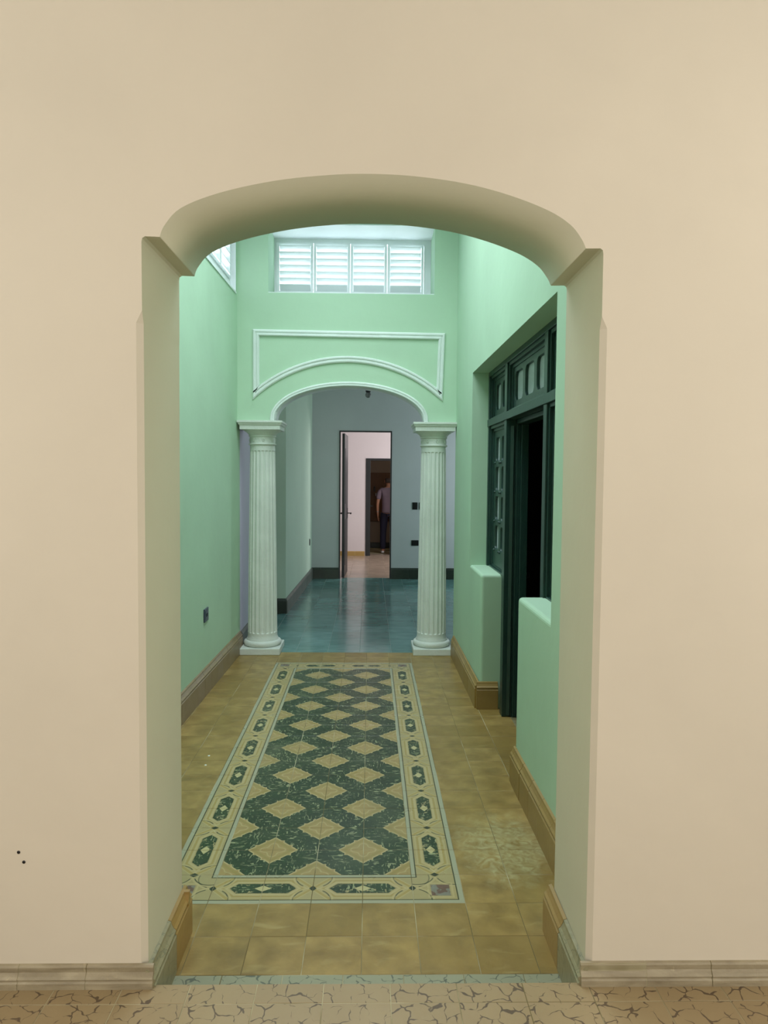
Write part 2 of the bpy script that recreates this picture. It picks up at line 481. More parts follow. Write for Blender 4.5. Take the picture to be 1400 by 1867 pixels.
boxes('floor.004', [((-3, -2.8, FZ-.004), (3, GY-6*T, FZ)), ((-3, GY-6*T, FZ-.004), (GX-6*T, FD, FZ)), ((GX+8*T, GY-6*T, FZ-.004), (3, FD, FZ))], 'crackle_tile', **S)

# front wall with the basket arch ------------------------------------
arch = smooth_path([(-.606, 2.333), (-.592, 2.366), (-.545, 2.415), (-.436, 2.459), (-.28, 2.495), (-.123, 2.514), (.002, 2.519), (.128, 2.514), (.27, 2.496), (.397, 2.465), (.509, 2.424), (.573, 2.385), (.606, 2.346), (.620, 2.318)], 5)
left = [(-.660, -.1), (-.660, 1.0), (-.659, 2.09), (-.658, 2.125), (-.658, 2.318), (-.656, 2.329), (-.648, 2.334)]
right = [(.662, 2.319), (.669, 2.314), (.671, 2.303), (.671, 2.125), (.671, 2.09), (.671, 1.0), (.671, -.1)]
loop = left + arch + right
def chamf(x, z):
    if z > 2.12: return 0
    return .016 if z < 2.10 else .008
front = []; l1 = []
for x, z in loop:
    c = chamf(x, z) if abs(x) > .64 else 0.
    s_ = -1 if x < 0 else 1
    front.append((x+s_*c, FD, z)); l1.append((x, FD+(.018 if c else 0), z))
bm = bmesh.new()
vf = [bm.verts.new(v) for v in front]; v1 = [bm.verts.new(v) for v in l1]; vb = [bm.verts.new((x+(.005 if x > .655 else 0), FB, z)) for x, z in loop]
for a, b, mi in ((vf, v1, 0), (v1, vb, 1)):
    for i in range(len(loop)-1):
        try:
            f = bm.faces.new((a[i], a[i+1], b[i+1], b[i])); f.material_index = mi; f.smooth = (mi == 1 and len(left) <= i < len(left)+len(arch)-1)
        except ValueError: pass
oc = [(-3, -.1), (-3, CEIL), (3, CEIL), (3, -.1)]
of = [bm.verts.new((x, FD, z)) for x, z in oc]; ob = [bm.verts.new((x, FB, z)) for x, z in oc]
f = bm.faces.new(of + list(reversed(vf))); f.material_index = 0
f2 = bm.faces.new(list(reversed(ob)) + vb); f2.material_index = 2
bm.normal_update(); bmesh.ops.triangulate(bm, faces=[f, f2])
bmesh.ops.remove_doubles(bm, verts=bm.verts, dist=1e-6)
bmesh.ops.recalc_face_normals(bm, faces=bm.faces)
wf = link('wall_front', bm, ['cream_plaster', 'cream_reveal', 'mint_plaster'], **S)
for (x, z) in ((-1.035, .53), (-1.02, .50)):  # dark discs stand for two nail holes
    bm = bmesh.new(); lathe(bm, [(.005, -.004), (.005, .001), (.003, .002)], 10)
    o = link('nail_hole', bm, 'black_plastic', wf); o.location = (x, FD, z); o.rotation_euler = (PI/2, 0, 0)
# the rest of the front room, behind and beside the viewer
boxes('wall_front_room_left', [((-3.1, -2.8, 0), (-3, FD, CEIL))], 'cream_plaster', **S)
boxes('wall_front_room_right', [((3, -2.8, 0), (3.1, FD, CEIL))], 'cream_plaster', **S)
boxes('wall_front_room_rear', [((-3.1, -2.9, 0), (3.1, -2.8, CEIL))], 'cream_plaster', **S)
boxes('ceiling', [((-3.1, -2.9, 3.9), (3.1, FD, 4.0))], 'ceiling_paint', **S)

# skirtings ---------------------------------------------------------
SK = [(0, 0), (.030, 0), (.030, .138), (.024, .143), (.024, .149), (.028, .153), (.028, .158), (.020, .166), (.013, .181), (.011, .191), (0, .195)]
SJ = [(o, h*.9) for o, h in SK]
def skirting(parent, p0, p1, side, mats, prof=SK, z0=0, step=.2, start=0, name='skirting_tile'):
    """run pieces from p0 to p1 along the wall; side=+1: wall to the left of travel"""
    a = Vector((p0[0], p0[1], 0)); b = Vector((p1[0], p1[1], 0)); L = (b-a).length; u = (b-a).normalized()
    nrm = Vector((u.y, -u.x, 0))*side
    s = -start if start else 0.; k = 0
    if step < .25:                                    # mortar showing in the joints
        bm = bmesh.new(); q0 = a+u*.002; q1 = b-u*.002; P_ = [(o*.95, h*.992) for o, h in prof]
        A = [bm.verts.new(q0+nrm*o+Vector((0, 0, z0+h))) for o, h in P_]; D = [bm.verts.new(q1+nrm*o+Vector((0, 0, z0+h))) for o, h in P_]
        n = len(P_)
        for i in range(n): bm.faces.new((A[i], A[(i+1) % n], D[(i+1) % n], D[i]))
        bm.faces.new(A); bm.faces.new(list(reversed(D))); bmesh.ops.recalc_face_normals(bm, faces=bm.faces)
        link('joint_mortar', bm, 'grout', parent)
    while s < L-1e-4:
        s0, s1 = max(s, 0), min(s+step, L); s += step
        if s1-s0 < .004: continue
        bm = bmesh.new(); g = .0012; j = random.uniform(-.0008, .0008)
        q0 = a+u*(s0+g); q1 = a+u*(s1-g)
        A = [bm.verts.new(q0+nrm*(o+(j if o else 0))+Vector((0, 0, z0+h))) for o, h in prof]
        D = [bm.verts.new(q1+nrm*(o+(j if o else 0))+Vector((0, 0, z0+h))) for o, h in prof]
        n = len(prof)
        for i in range(n): bm.faces.new((A[i], A[(i+1) % n], D[(i+1) % n], D[i]))
        bm.faces.new(A); bm.faces.new(list(reversed(D)))
        bmesh.ops.recalc_face_normals(bm, faces=bm.faces)
        m = mats[k] if isinstance(mats, list) and k < len(mats) else (mats[-1] if isinstance(mats, list) else mats)
        link(name, bm, m, parent); k += 1
SKF = [(0, 0), (.022, 0), (.022, .018), (.018, .022), (.018, .027), (.021, .030), (.016, .036), (.010, .046), (.0105, .060), (.007, .065), (0, .067)]
bl = empty('baseboard_front_left', (0, 0, 0), **S)
skirting(bl, (-1.9, FD), (-.636, FD), 1, 'grey_skirting', SKF, FZ, .2, .136)
br = empty('baseboard_front_right', (0, 0, 0), **S)
skirting(br, (.648, FD), (1.9, FD), 1, 'grey_skirting', SKF, FZ, .2, .0)
jl = empty('baseboard_arch_left', (0, 0, 0), **S)
skirting(jl, (-.660, FD-.012), (-.660, FB+.03), 1, ['marbled_skirting', 'ochre_skirting'], SJ, 0, .24)
skirting(jl, (-.63, FB+.0), (-1.25, FB+.0), -1, 'ochre_skirting', SJ)
jr = empty('baseboard_arch_right', (0, 0, 0), **S)
skirting(jr, (.671, FD-.012), (.674, FB+.03), -1, ['marbled_skirting', 'ochre_skirting'], SJ, 0, .24)
bL = empty('baseboard_left', (0, 0, 0), **S)
skirting(bL, (xL(FB), FB), (xL(6.72), 6.72), 1, 'taupe_skirting')
DY0, DY1 = 3.84, 5.07             # passage between the two dwarf walls
bR = empty('baseboard_right', (0, 0, 0), **S)
skirting(bR, (xR(FB), FB), (xR(DY0), DY0), -1, 'ochre_skirting', start=.12)
skirting(bR, (xR(DY1)-.005, DY1), (xR(6.56), 6.56), -1, 'ochre_skirting', start=.03)
skirting(bR, (xR(DY1)-.024, DY1), (.925, DY1), 1, 'ochre_skirting')
skirting(bR, (xR(DY0)+.001, DY0), (.925, DY0), -1, 'ochre_skirting')

# corridor walls ------------------------------------------------------
TH = .30
def mapL(x, y, z): return (xL(y)-x, y, z)       # x = depth into the wall
def mapR(x, y, z): return (xR(y)+x, y, z)
WZ0, WZ1 = 3.285, 4.0
wy = [(4.55, 6.56), (2.75, 4.2)]  # the second window is unseen, added to let more light in
wl = boxes('wall_left', [((0, FB-.01, -.05), (TH, YB+.11, WZ0)), ((0, FB-.01, WZ1), (TH, YB+.11, CEIL)), ((0, 6.56, WZ0), (TH, YB+.11, WZ1)),
    ((0, 4.2, WZ0), (TH, 4.55, WZ1)), ((0, FB-.01, WZ0), (TH, 2.75, WZ1))], 'mint_plaster', fn=mapL, **S)
RY0, RY1, RZ = 3.15, 5.62, 2.462
wr = boxes('wall_right', [((0, RY1, -.05), (TH, YB+.02, CEIL)), ((0, FB-.01, -.05), (TH, RY0, CEIL)), ((0, RY0, RZ), (TH, RY1, CEIL))], 'mint_plaster', fn=mapR, **S)
for (a, b) in ((RY0, DY0), (DY1, RY1)):
    bm = bmesh.new()
    zt = 1.012 if a == RY0 else .964
    ya, yb = a, b
    box(bm, (0, ya, -.02), (.19, yb, zt), mapR)
    edge_y = DY1 if a == DY1 else DY0
    def onface(e, k): return all(abs(v.co.y-edge_y) < 1e-4 for v in e.verts) if k == 0 else (all(abs(v.co.z-zt) < 1e-4 for v in e.verts) if k == 1 else all(abs(v.co.x-xR(v.co.y)) < 1e-3 for v in e.verts))
    es = [e for e in bm.edges if sum(onface(e, k) for k in range(3)) == 2]
    bmesh.ops.bevel(bm, geom=es, offset=.022, segments=4, affect='EDGES', profile=.5)
    bmesh.ops.recalc_face_normals(bm, faces=bm.faces)
    link('wall_dwarf', bm, 'mint_plaster', label='low mint green wall under the side light %s the open doorway' % ('beyond' if a == DY1 else 'before'), **S)

# back wall with the second arch
AX, AH, AZ, AR = -.1935, .690, 2.15, .332
def ell(k, n, hw=AH, rise=AR): 
    t = PI - PI*k/n; return (AX+hw*math.cos(t), AZ+rise*max(0, math.sin(t))**.92 if 0 < k < n else AZ)
aloop = [ell(k, 40) for k in range(41)]
WX0, WX1, WBZ, WTZ = -.932, .572, 3.306, 3.935
bm = bmesh.new()
XL_, XR_ = -1.5, 1.1
def strip(y0, y1, zt):
    pts = [(XL_, AZ)]+[(XL_, zt), (XR_, zt), (XR_, AZ)]+list(reversed(aloop))
    prism(bm, pts, y0, y1)
strip(YB, YB2, 3.1)
link('wall_back', bm, 'mint_plaster', **S)
boxes('wall_back_upper', [((XL_, YB, 3.1), (XR_, YB+.5, WBZ)), ((XL_, YB, WBZ), (WX0, YB+.5, CEIL)), ((WX1, YB, WBZ), (XR_, YB+.5, CEIL)), ((WX0, YB, WTZ), (WX1, YB+.5, CEIL))], 'mint_plaster', **S)
boxes('ceiling.001', [((-1.7, FB-.05, CEIL), (XR_+.1, 3.1, CEIL+.1)), ((-1.7, 5.9, CEIL), (XR_+.1, 7.2, CEIL+.1)), ((-1.7, 3.1, CEIL), (-.9, 5.9, CEIL+.1)), ((.5, 3.1, CEIL), (XR_+.1, 5.9, CEIL+.1))], 'ceiling_paint', **S)  # opening left for the added roof light

# mouldings on the back wall
def frB(a, b, h): return (a, YB-h, b)
prof = [(0, -.01), (0, .012), (.010, .020), (.022, .020), (.026, .013), (.036, .013), (.040, .022), (.052, .022), (.060, .008), (.060, -.01)]
out = [(-1.071, 2.338), (-1.071, 2.974), (.676, 2.958), (.658, 2.345)]
R_ = 1.257; cx_, cz_ = -.2065, 2.684-1.257
a0 = math.atan2(2.345-cz_, .658-cx_); a1 = math.atan2(2.338-cz_, -1.071-cx_)
out += [(cx_+R_*math.cos(a0+(a1-a0)*k/36), cz_+R_*math.sin(a0+(a1-a0)*k/36)) for k in range(1, 36)]
bm = bmesh.new(); sweep(bm, out, prof, True, frB)
link('trim_1', bm, 'white_trim', label='white raised moulding panel with curved bottom on mint wall above the columns', **S)
bm = bmesh.new(); 
ap = [(AX+(AH+.034)*math.cos(PI-PI*k/48), AZ+(AR+.030)*abs(math.sin(PI-PI*k/48))**.92) for k in range(49)]
pr = [(0, -.01), (0, .010), (.008, .018), (.016, .018), (.019, .012), (.024, .012), (.027, .020), (.036, .020), (.040, .012), (.040, -.04)]
sweep(bm, ap, pr, False, frB)
link('trim_2', bm, 'white_trim', label='white archivolt moulding round the far arch between the columns', **S)
bm = bmesh.new()
n = len(aloop); a_ = []; b_ = []
for (x, z) in aloop:
    d = Vector((x-AX, z-AZ+.0)); d = d.normalized() if d.length else Vector((1, 0))
    a_.append((x-d.x*.004, z-d.y*.004))
for i in range(n-1):
    (x0, z0), (x1, z1) = a_[i], a_[i+1]
    bm.faces.new([bm.verts.new(v) for v in ((x0, YB-.012, z0), (x1, YB-.012, z1), (x1, YB2+.01, z1), (x0, YB2+.01, z0))])
bmesh.ops.remove_doubles(bm, verts=bm.verts, dist=1e-5)
o = link('trim_3', bm, 'white_trim', smooth=True, label='white painted underside of the far arch', **S)
md = o.modifiers.new('thickness', 'SOLIDIFY'); md.thickness = .006; md.offset = 0

# columns -----------------------------------------------------------
CY = 6.755
def column(cx, label):
    root = empty('column', (cx, CY, 0), label=label, category='column', group='fluted columns carrying the far arch')
    bm = bmesh.new(); box(bm, (-.183, -.190, 0), (.183, .190, .062), bevel=.006); link('plinth', bm, 'column_paint', root)
    bm = bmesh.new(); P = [(.150, .060)]
    for k in range(13):
        a = -PI/2+PI*k/12; P.append((.150+.026*math.cos(a), .088+.028*math.sin(a)))
    P += [(.150, .118), (.146, .124), (.146, .130), (.140, .136)]
    lathe(bm, P, 48); link('base_torus', bm, 'column_paint', root, True)
    N = 20; z0, z1 = .185, 1.882
    def fl(a, z, r):
        if z < z0-.001 or z > z1+.001: return r
        u = (a*N/(2*PI)) % 1.; x = abs(u-.5)*2      # 0 in the middle of a flute
        e = min(z-z0, z1-z)/.018; e = max(0, min(1, e)); lim = .80*math.sqrt(max(0, 1-(1-e)**2)) if e < 1 else .80
        if x >= lim or lim <= 0: return r
        return r-.0085*math.sqrt(max(0, 1-(x/lim)**2))*min(1, lim/.5)
    def rad(z):
        z = max(z, .141)
        t = (z-.14)/(1.9-.14); return .1375-.0215*t**1.15
    zs = [.134, .150, .170, .184]+[z0+.018*k/5 for k in range(6)]+[.25+.06*k for k in range(27)]+[z1-.018*k/5 for k in range(5, -1, -1)]+[1.884, 1.90, 1.92, 1.934]
    pr_ = [(rad(z)+(.006 if z < .14 else 0), z) for z in zs]
    bm = bmesh.new(); lathe(bm, pr_, 200, flute=fl); link('shaft', bm, 'column_paint', root, True)
    bm = bmesh.new()
    P = [(.118, 1.930), (.126, 1.934), (.129, 1.940), (.126, 1.946), (.119, 1.950), (.118, 1.952), (.118, 2.004), (.122, 2.008), (.127, 2.010), (.127, 2.020), (.124, 2.022), (.127, 2.026), (.134, 2.038), (.147, 2.050), (.162, 2.058), (.170, 2.064), (.172, 2.072)]
    lathe(bm, P, 56); cap = link('capital', bm, 'column_paint', root, True)
    for k in range(8):
        a = 2*PI*k/8+.2; bm = bmesh.new()
        for q in range(6):
            b2 = 2*PI*q/6; bmesh.ops.create_uvsphere(bm, u_segments=6, v_segments=4, radius=.0065, matrix=Matrix.Translation((0, .011*math.cos(b2), .011*math.sin(b2))))
        bmesh.ops.create_uvsphere(bm, u_segments=6, v_segments=4, radius=.006)
        o = link('rosette', bm, 'column_paint', cap); o.location = (.118*math.cos(a), .118*math.sin(a), 1.978); o.rotation_euler = (0, 0, a)
    bm = bmesh.new(); pr2 = [(.182, 2.070), (.182, 2.104), (.190, 2.112), (.196, 2.126), (.203, 2.132), (.203, 2.148), (.200, 2.150)]
    rows = []
    for r, z in pr2:
        rows.append([bm.verts.new(v) for v in ((-r, -r, z), (r, -r, z), (r, r, z), (-r, r, z))])
    for A, D in zip(rows, rows[1:]):
        for i in range(4): bm.faces.new((A[i], A[(i+1) % 4], D[(i+1) % 4], D[i]))
    bm.faces.new(list(reversed(rows[0]))); bm.faces.new(rows[-1]); link('abacus', bm, 'column_paint', root)
    return root
column(-1.002, 'white fluted column on square plinth by the left wall, under the far arch')
column(.594, 'white fluted column with chipped plinth beside the green doorway wall')

# louvred clerestory windows ---------------------------------------------
def louvres(root, px, L, z0, z1, fnw, panels, side=.062, fb=.062, ft=.05, slats=6, tilt=.47):
    """window frame in local (u along, v depth, z); fnw maps to world"""
    u0, u1 = px
    def b(lo, hi, name, par=None, bev=.0): 
        bm = bmesh.new(); box(bm, lo, hi, fnw); return link(name, bm, 'white_window', par or root)
    fr = bmesh.new(); f_ = side
    for lo, hi in (((u0, 0, z0), (u1, .06, z0+fb)), ((u0, 0, z1-ft), (u1, .06, z1)), ((u0, 0, z0+fb), (u0+f_, .06, z1-ft)), ((u1-f_, 0, z0+fb), (u1, .06, z1-ft))): box(fr, lo, hi, fnw)
    link('window_frame', fr, 'white_window', root)
    a0, a1 = u0+f_, u1-f_; W = (a1-a0)/panels; zb, zt = z0+fb, z1-ft
    for k in range(panels):
        s0, s1 = a0+W*k, a0+W*(k+1); st = .027
        bm = bmesh.new()
        for lo, hi in (((s0+.003, -.012, zb+.002), (s0+st, .022, zt-.002)), ((s1-st, -.012, zb+.002), (s1-.003, .022, zt-.002)), ((s0+st, -.012, zb+.002), (s1-st, .022, zb+.022)), ((s0+st, -.012, zt-.03), (s1-st, .022, zt-.002))): box(bm, lo, hi, fnw)
        sh = link('shutter', bm, 'white_window', root)
        H = (zt-.03)-(zb+.022); p = H/slats
        for j in range(slats):
            zc = zb+.022+p*(j+.5); bm = bmesh.new(); dz = p*tilt; dv = .024
            pts = [(-dv, zc+dz-.003), (-dv, zc+dz+.004), (dv, zc-dz+.003), (dv, zc-dz-.004)]
            A = [bm.verts.new(fnw(s0+st+.002, v, z)) for v, z in pts]; D = [bm.verts.new(fnw(s1-st-.002, v, z)) for v, z in pts]
            for i in range(4): bm.faces.new((A[i], A[(i+1) % 4], D[(i+1) % 4], D[i]))
            bm.faces.new(A); bm.faces.new(list(reversed(D))); bmesh.ops.recalc_face_normals(bm, faces=bm.faces)
            link('slat', bm, 'white_window', sh)
win1 = empty('window_1', (0, 0, 0), label='white four-panel louvred window high on the mint back wall', **S)
louvres(win1, (-.985, .580), 0, 3.36, 3.93, lambda u, v, z: (u, YB+.42+v, z), 4, .075, .042, .048, 7)
boxes('window_reveal', [((WX0, YB+.02, WTZ-.012), (WX1, YB+.5, WTZ-.002)), ((WX0, YB+.004, WBZ-.002), (WX1, YB+.42, WBZ+.006))], 'white_window', win1)
for k, (a, b) in enumerate(wy):
    wn = empty('window_%d' % (k+2), (0, 0, 0), label='white louvred clerestory window high on the left corridor wall%s' % ('' if k == 0 else ', added out of view nearer the viewer'), **S)
    louvres(wn, (a, b), 0, WZ0+.004, WZ1, lambda u, v, z: mapL(.045+v, u, z), 5 if k == 0 else 4, .05, .10, .05, 6, -.42)
    bm = bmesh.new(); prism(bm, [(-.008, WZ0-.01), (-.008, WZ0+.006), (.05, WZ0+.012), (.05, WZ0-.01)], a, b, fn=lambda x, y, z: mapL(x, y, z)); link('window_sill', bm, 'white_window', wn)
    boxes('window_reveal', [((-.002, b-.006, WZ0), (.25, b+.002, WZ1)), ((-.002, a-.002, WZ0), (.25, a+.006, WZ1))], 'white_window', wn, fn=mapL)

# door unit in the right wall --------------------------------------------
FX = .125                              # face of the timber behind the wall face
door = empty('door_1', (0, 0, 0), label='dark green timber door frame with glazed transoms and side lights in the right wall', **S)
G = 'dark_green_paint'
M1, M2 = (4.885, 4.965), (3.80, 3.87)
ZT0, ZT1 = 2.045, 2.098
def fbox(name, items, par, mat=G, bevel=.003):
    bm = bmesh.new()
    for lo, hi in items: box(bm, lo, hi, None, bevel=bevel)
    for v in bm.verts: v.co = mapR(*v.co)
    return link(name, bm, mat, par)
fbox('head_rail', [((FX, RY0, RZ-.035), (FX+.07, RY1, RZ+.01))], door)
fbox('transom_rail', [((FX-.006, RY0, ZT0), (FX+.07, RY1, ZT1))], door)
for (a, b, lab) in ((*M1, 0), (*M2, 1)):
    fbox('mullion', [((FX, a, 0.002 if True else .99), (FX+.07, b, ZT0)), ((FX, a, ZT1), (FX+.07, b, RZ-.035))], door)
fbox('jamb', [((FX, RY1-.04, .965), (FX+.07, RY1+.01, RZ))], door)
fbox('jamb', [((FX, RY0-.01, .99), (FX+.07, RY0+.04, RZ))], door)
# doorway linings seen as a stack of narrow steps
fbox('door_lining', [((FX+.07, M1[0]-.012, 0.002), (FX+.10, M1[1]-.01, ZT0-.02)), ((FX+.10, M1[0]-.03, 0.002), (FX+.15, M1[1]-.01, ZT0-.03)), ((FX+.07, M2[0]+.01, 0.002), (FX+.15, M2[1]+.02, ZT0-.03)), ((FX+.07, M2[1], ZT0-.03), (FX+.15, M1[0], ZT0))], door)
def plate_with_slots(name, par, y0, y1, z0, z1, cols, rows, margins, bar, depth, rcorner=.03, thick=.035):
    """plate spanning y0..y1,z0..z1 with rounded slots; returns slots"""
    cu = bpy.data.curves.new('c', 'CURVE'); cu.dimensions = '2D'; cu.fill_mode = 'BOTH'; cu.extrude = thick/2; cu.bevel_depth = .003; cu.bevel_resolution = 1
    def spl(pts):
        s = cu.splines.new('POLY'); s.points.add(len(pts)-1); s.use_cyclic_u = True
        for p, q in zip(s.points, pts): p.co = (q[0], q[1], 0, 1)
    spl([(y0+.003, z0+.003), (y1-.003, z0+.003), (y1-.003, z1-.003), (y0+.003, z1-.003)])
    ml, mr, mb, mt = margins
    W = (y1-y0-ml-mr-bar*(cols-1))/cols; H = (z1-z0-mb-mt-bar*.55*(rows-1))/rows; slots = []
    for i in range(cols):
        for j in range(rows):
            a = y0+ml+i*(W+bar); b = z0+mb+j*(H+bar*.55); r = min(rcorner, W*.35, H*.4)
            pts = []
            for (cxx, czz, s) in ((a+W-r, b+r, -PI/2), (a+W-r, b+H-r, 0), (a+r, b+H-r, PI/2), (a+r, b+r, PI)):
                for k in range(5): t = s+PI/2*k/4; pts.append((cxx+r*math.cos(t), czz+r*math.sin(t)))
            spl(pts); slots.append((a, b, a+W, b+H))
    tmp = bpy.data.objects.new('tmp', cu); C.objects.link(tmp)
    me = bpy.data.meshes.new_from_object(tmp); bpy.data.objects.remove(tmp)
    for v in me.vertices: y, z, h = v.co; v.co = mapR(FX+depth+thick/2-h, y, z)
    me.materials.clear()
    o = linkme(name, me, G, par)
    for (a, b, c, d) in slots:
        bm = bmesh.new(); box(bm, (FX+depth+thick*.45, a-.004, b-.004), (FX+depth+thick*.45+.005, c+.004, d+.004), mapR); link('pane', bm, 'obscure_glass', o)
    return o, slots
def rim(par, y0, y1, z0, z1):
    w1 = .022
    items = []
    for d0, d1, w_ in ((.012, .05, w1), (.030, .07, w1*2)):
        items += [((FX+d0, y0, z0), (FX+d1, y0+w_, z1)), ((FX+d0, y1-w_, z0), (FX+d1, y1, z1)), ((FX+d0, y0, z1-w_), (FX+d1, y1, z1)), ((FX+d0, y0, z0), (FX+d1, y1, z0+w_*.5))]
    return fbox('stepped_bead', items, par, bevel=.0015)
for (a, b, n_) in ((M1[1], RY1-.04, 2), (M2[1], M1[0], 3), (RY0+.04, M2[0], 2)):
    rim(door, a, b, ZT1, RZ-.035)
    plate_with_slots('transom_sash', door, a+.03, b-.03, ZT1+.01, RZ-.05, n_, 1, (.055, .055, .05, .06), .06, .040, .045)
for (a, b) in ((M1[1], RY1-.04), (RY0+.04, M2[0])):
    rim(door, a, b, .965 if a > 4 else 1.012, ZT0)
    o, sl = plate_with_slots('side_light', door, a+.03, b-.03, 1.0 if a < 4 else .97, ZT0-.015, 2, 4, (.085, .085, .11 if a < 4 else .14, .075), .07, .040)
    bm = bmesh.new()
    for (p, q, r, s_) in sl:
        for (yy, zz) in ((p-.012, q-.0), (r+.012, q-.0)):
            bmesh.ops.create_uvsphere(bm, u_segments=8, v_segments=6, radius=.011, matrix=Matrix.Translation(mapR(FX+.036, yy, zz-.01)))
    link('boss', bm, G, door, True, kind='stuff')
# open leaf folded back into the dark room
leaf = bmesh.new(); box(leaf, (0, 0, .012), (.49, .040, ZT0-.04), bevel=.003)
for zc0, zc1 in ((.12, .85), (1.15, 1.95)):
    box(leaf, (.09, -.008, zc0), (.40, .0, zc1), bevel=.006)
lo = link('door_leaf', leaf, G, door); lo.location = (.975, 4.875, 0); lo.rotation_euler = (0, 0, math.radians(66))
bm = bmesh.new(); box(bm, (.42, -.012, .98), (.47, .0, 1.16), bevel=.003); box(bm, (.36, -.045, 1.09), (.47, -.03, 1.11), bevel=.005); box(bm, (.44, -.045, 1.09), (.455, -.005, 1.11)); link('handle', bm, 'black_plastic', lo)
bm = bmesh.new(); lathe(bm, [(.012, 0), (.020, .01), (.022, .02), (.014, .03)], 16); k_ = link('knob', bm, 'steel', lo); k_.location = (.44, -.002, .93); k_.rotation_euler = (PI/2, 0, 0)
# dark room
boxes('wall_dark_room', [((4.0, 2.4, 0), (4.1, 6.7, 3)), ((1.09, 2.4, 0), (4.1, 2.515, 3)), ((1.09, 6.6, 0), (4.1, 6.7, 3))], 'shaded_room_plaster', **S)
boxes('ceiling.002', [((1.05, 2.4, 2.9), (4.1, 6.7, 3.0))], 'shaded_room_plaster', **S)
boxes('floor.005', [((1.02, 2.4, -.05), (4.1, 6.7, .002))], 'shaded_room_plaster', **S)

# rear room -------------------------------------------------------------
FY = 11.54
boxes('wall_rear_left', [((-1.4, YB2-.15, -.05), (-1.213, 8.6, 3.4))], 'lilac_plaster', **S)
bm = bmesh.new(); prism(bm, [(-1.4, 8.6), (-1.0, 8.6), (-.925, FY), (-1.4, FY)], 0, 3.4)
for v in bm.verts: v.co = (v.co.x, v.co.z, v.co.y)
bmesh.ops.recalc_face_normals(bm, faces=bm.faces); link('wall_rear_pier', bm, 'pale_green_plaster', **S)
DX0, DX1, DZ = -.493, .348, 2.375
boxes('wall_far', [((-1.4, FY, -.05), (DX0, FY+.13, 3.4)), ((DX1, FY, -.05), (3.1, FY+.13, 3.4)), ((DX0, FY, DZ), (DX1, FY+.13, 3.4))], 'grey_plaster', **S)
boxes('wall_rear_right', [((3.0, 6.7, -.05), (3.1, FY, 3.4))], 'grey_plaster', **S)
boxes('wall_rear_front', [((XR_-.02, 6.70, -.05), (3.1, YB2, 3.4))], 'grey_plaster', **S)
boxes('ceiling.003', [((-1.5, YB2, 3.25), (3.1, FY+.1, 3.35))], 'ceiling_paint', **S)
DKP = [(0, 0), (.022, 0), (.022, .150), (.016, .165), (.010, .178), (0, .180)]
bf = empty('baseboard_far', (0, 0, 0), **S)
skirting(bf, (-.93, FY), (DX0, FY), 1, 'dark_skirting', DKP, 0, .3, .15)
skirting(bf, (DX1, FY), (2.6, FY), 1, 'dark_skirting', DKP, 0, .3)
bp = empty('baseboard_rear_left', (0, 0, 0), **S)
skirting(bp, (-1.213, YB2-.12), (-1.213, 8.6), 1, 'slate_skirting', DKP, 0, .3)
skirting(bp, (-1.213, 8.6), (-.985, 8.6), 1, 'dark_skirting', DKP, 0, .3)
skirting(bp, (-1.0, 8.585), (-.925, FY), 1, 'slate_skirting', DKP, 0, .3)

def door_frame(root, x0, x1, z, y0, y1, mat, w_=.022):
    boxes('door_frame', [((x0, y0, 0), (x0+w_, y1, z)), ((x1-w_, y0, 0), (x1, y1, z)), ((x0+w_, y0, z-w_), (x1-w_, y1, z))], mat, root)
d2 = empty('door_2', (0, 0, 0), label='narrow black framed doorway in the far grey wall with its leaf standing open', **S)
door_frame(d2, DX0, DX1, DZ, FY-.008, FY+.04, 'near_black_paint')
bm = bmesh.new(); box(bm, (0, 0, .012), (.78, .042, DZ-.04), bevel=.003); box(bm, (.12, -.006, .2), (.66, 0, .95)); box(bm, (.12, -.006, 1.2), (.66, 0, 2.1)); lf = link('door_leaf', bm, 'near_black_paint', d2)
lf.location = (-.405, FY+.06, 0); lf.rotation_euler = (0, 0, math.radians(88.0))
for s_ in (-1, 1):
    bm = bmesh.new(); yo = -.05 if s_ < 0 else .092
    bmesh.ops.create_cone(bm, segments=10, radius1=.008, radius2=.008, depth=.05, matrix=Matrix.Translation((.70, yo/2+(.02 if s_ > 0 else 0), 1.02)) @ Matrix.Rotation(PI/2, 4, 'X'))
    box(bm, (.60, min(yo, yo+.02*s_), 1.005), (.715, max(yo, yo+.02*s_), 1.032), bevel=.005); box(bm, (.67, -.006 if s_ < 0 else .042, .93), (.73, 0 if s_ < 0 else .048, 1.11), bevel=.002)
    link('handle', bm, 'black_plastic', lf)
boxes('strike_plate', [((.30, .010, 1.93), (.36, .012, 2.08))], 'steel', d2)

# pink room ---------------------------------------------------------------
PY = 14.9
boxes('wall_pink', [((-2.4, PY, -.05), (-.085, PY+.15, 3.4)), ((-.085, PY, 2.02), (.78, PY+.15, 3.4)), ((.78, PY, -.05), (3.1, PY+.15, 3.4))], 'pink_plaster', **S)
boxes('wall_pink_left', [((-2.5, FY+.13, -.05), (-2.4, PY, 3.4))], 'pink_plaster', **S)
boxes('wall_pink_right', [((3.0, FY+.13, -.05), (3.1, PY, 3.4))], 'pink_plaster', **S)
boxes('wall_pink_front', [((-2.4, FY+.13, -.05), (DX0-.02, FY+.15, 3.4)), ((DX1+.02, FY+.13, -.05), (3.0, FY+.15, 3.4)), ((DX0-.02, FY+.13, DZ+.02), (DX1+.02, FY+.15, 3.4))], 'pink_plaster', **S)
boxes('ceiling.004', [((-2.5, FY+.1, 3.25), (3.1, PY+.1, 3.35))], 'ceiling_paint', **S)
bpk = empty('baseboard_pink_room', (0, 0, 0), **S)
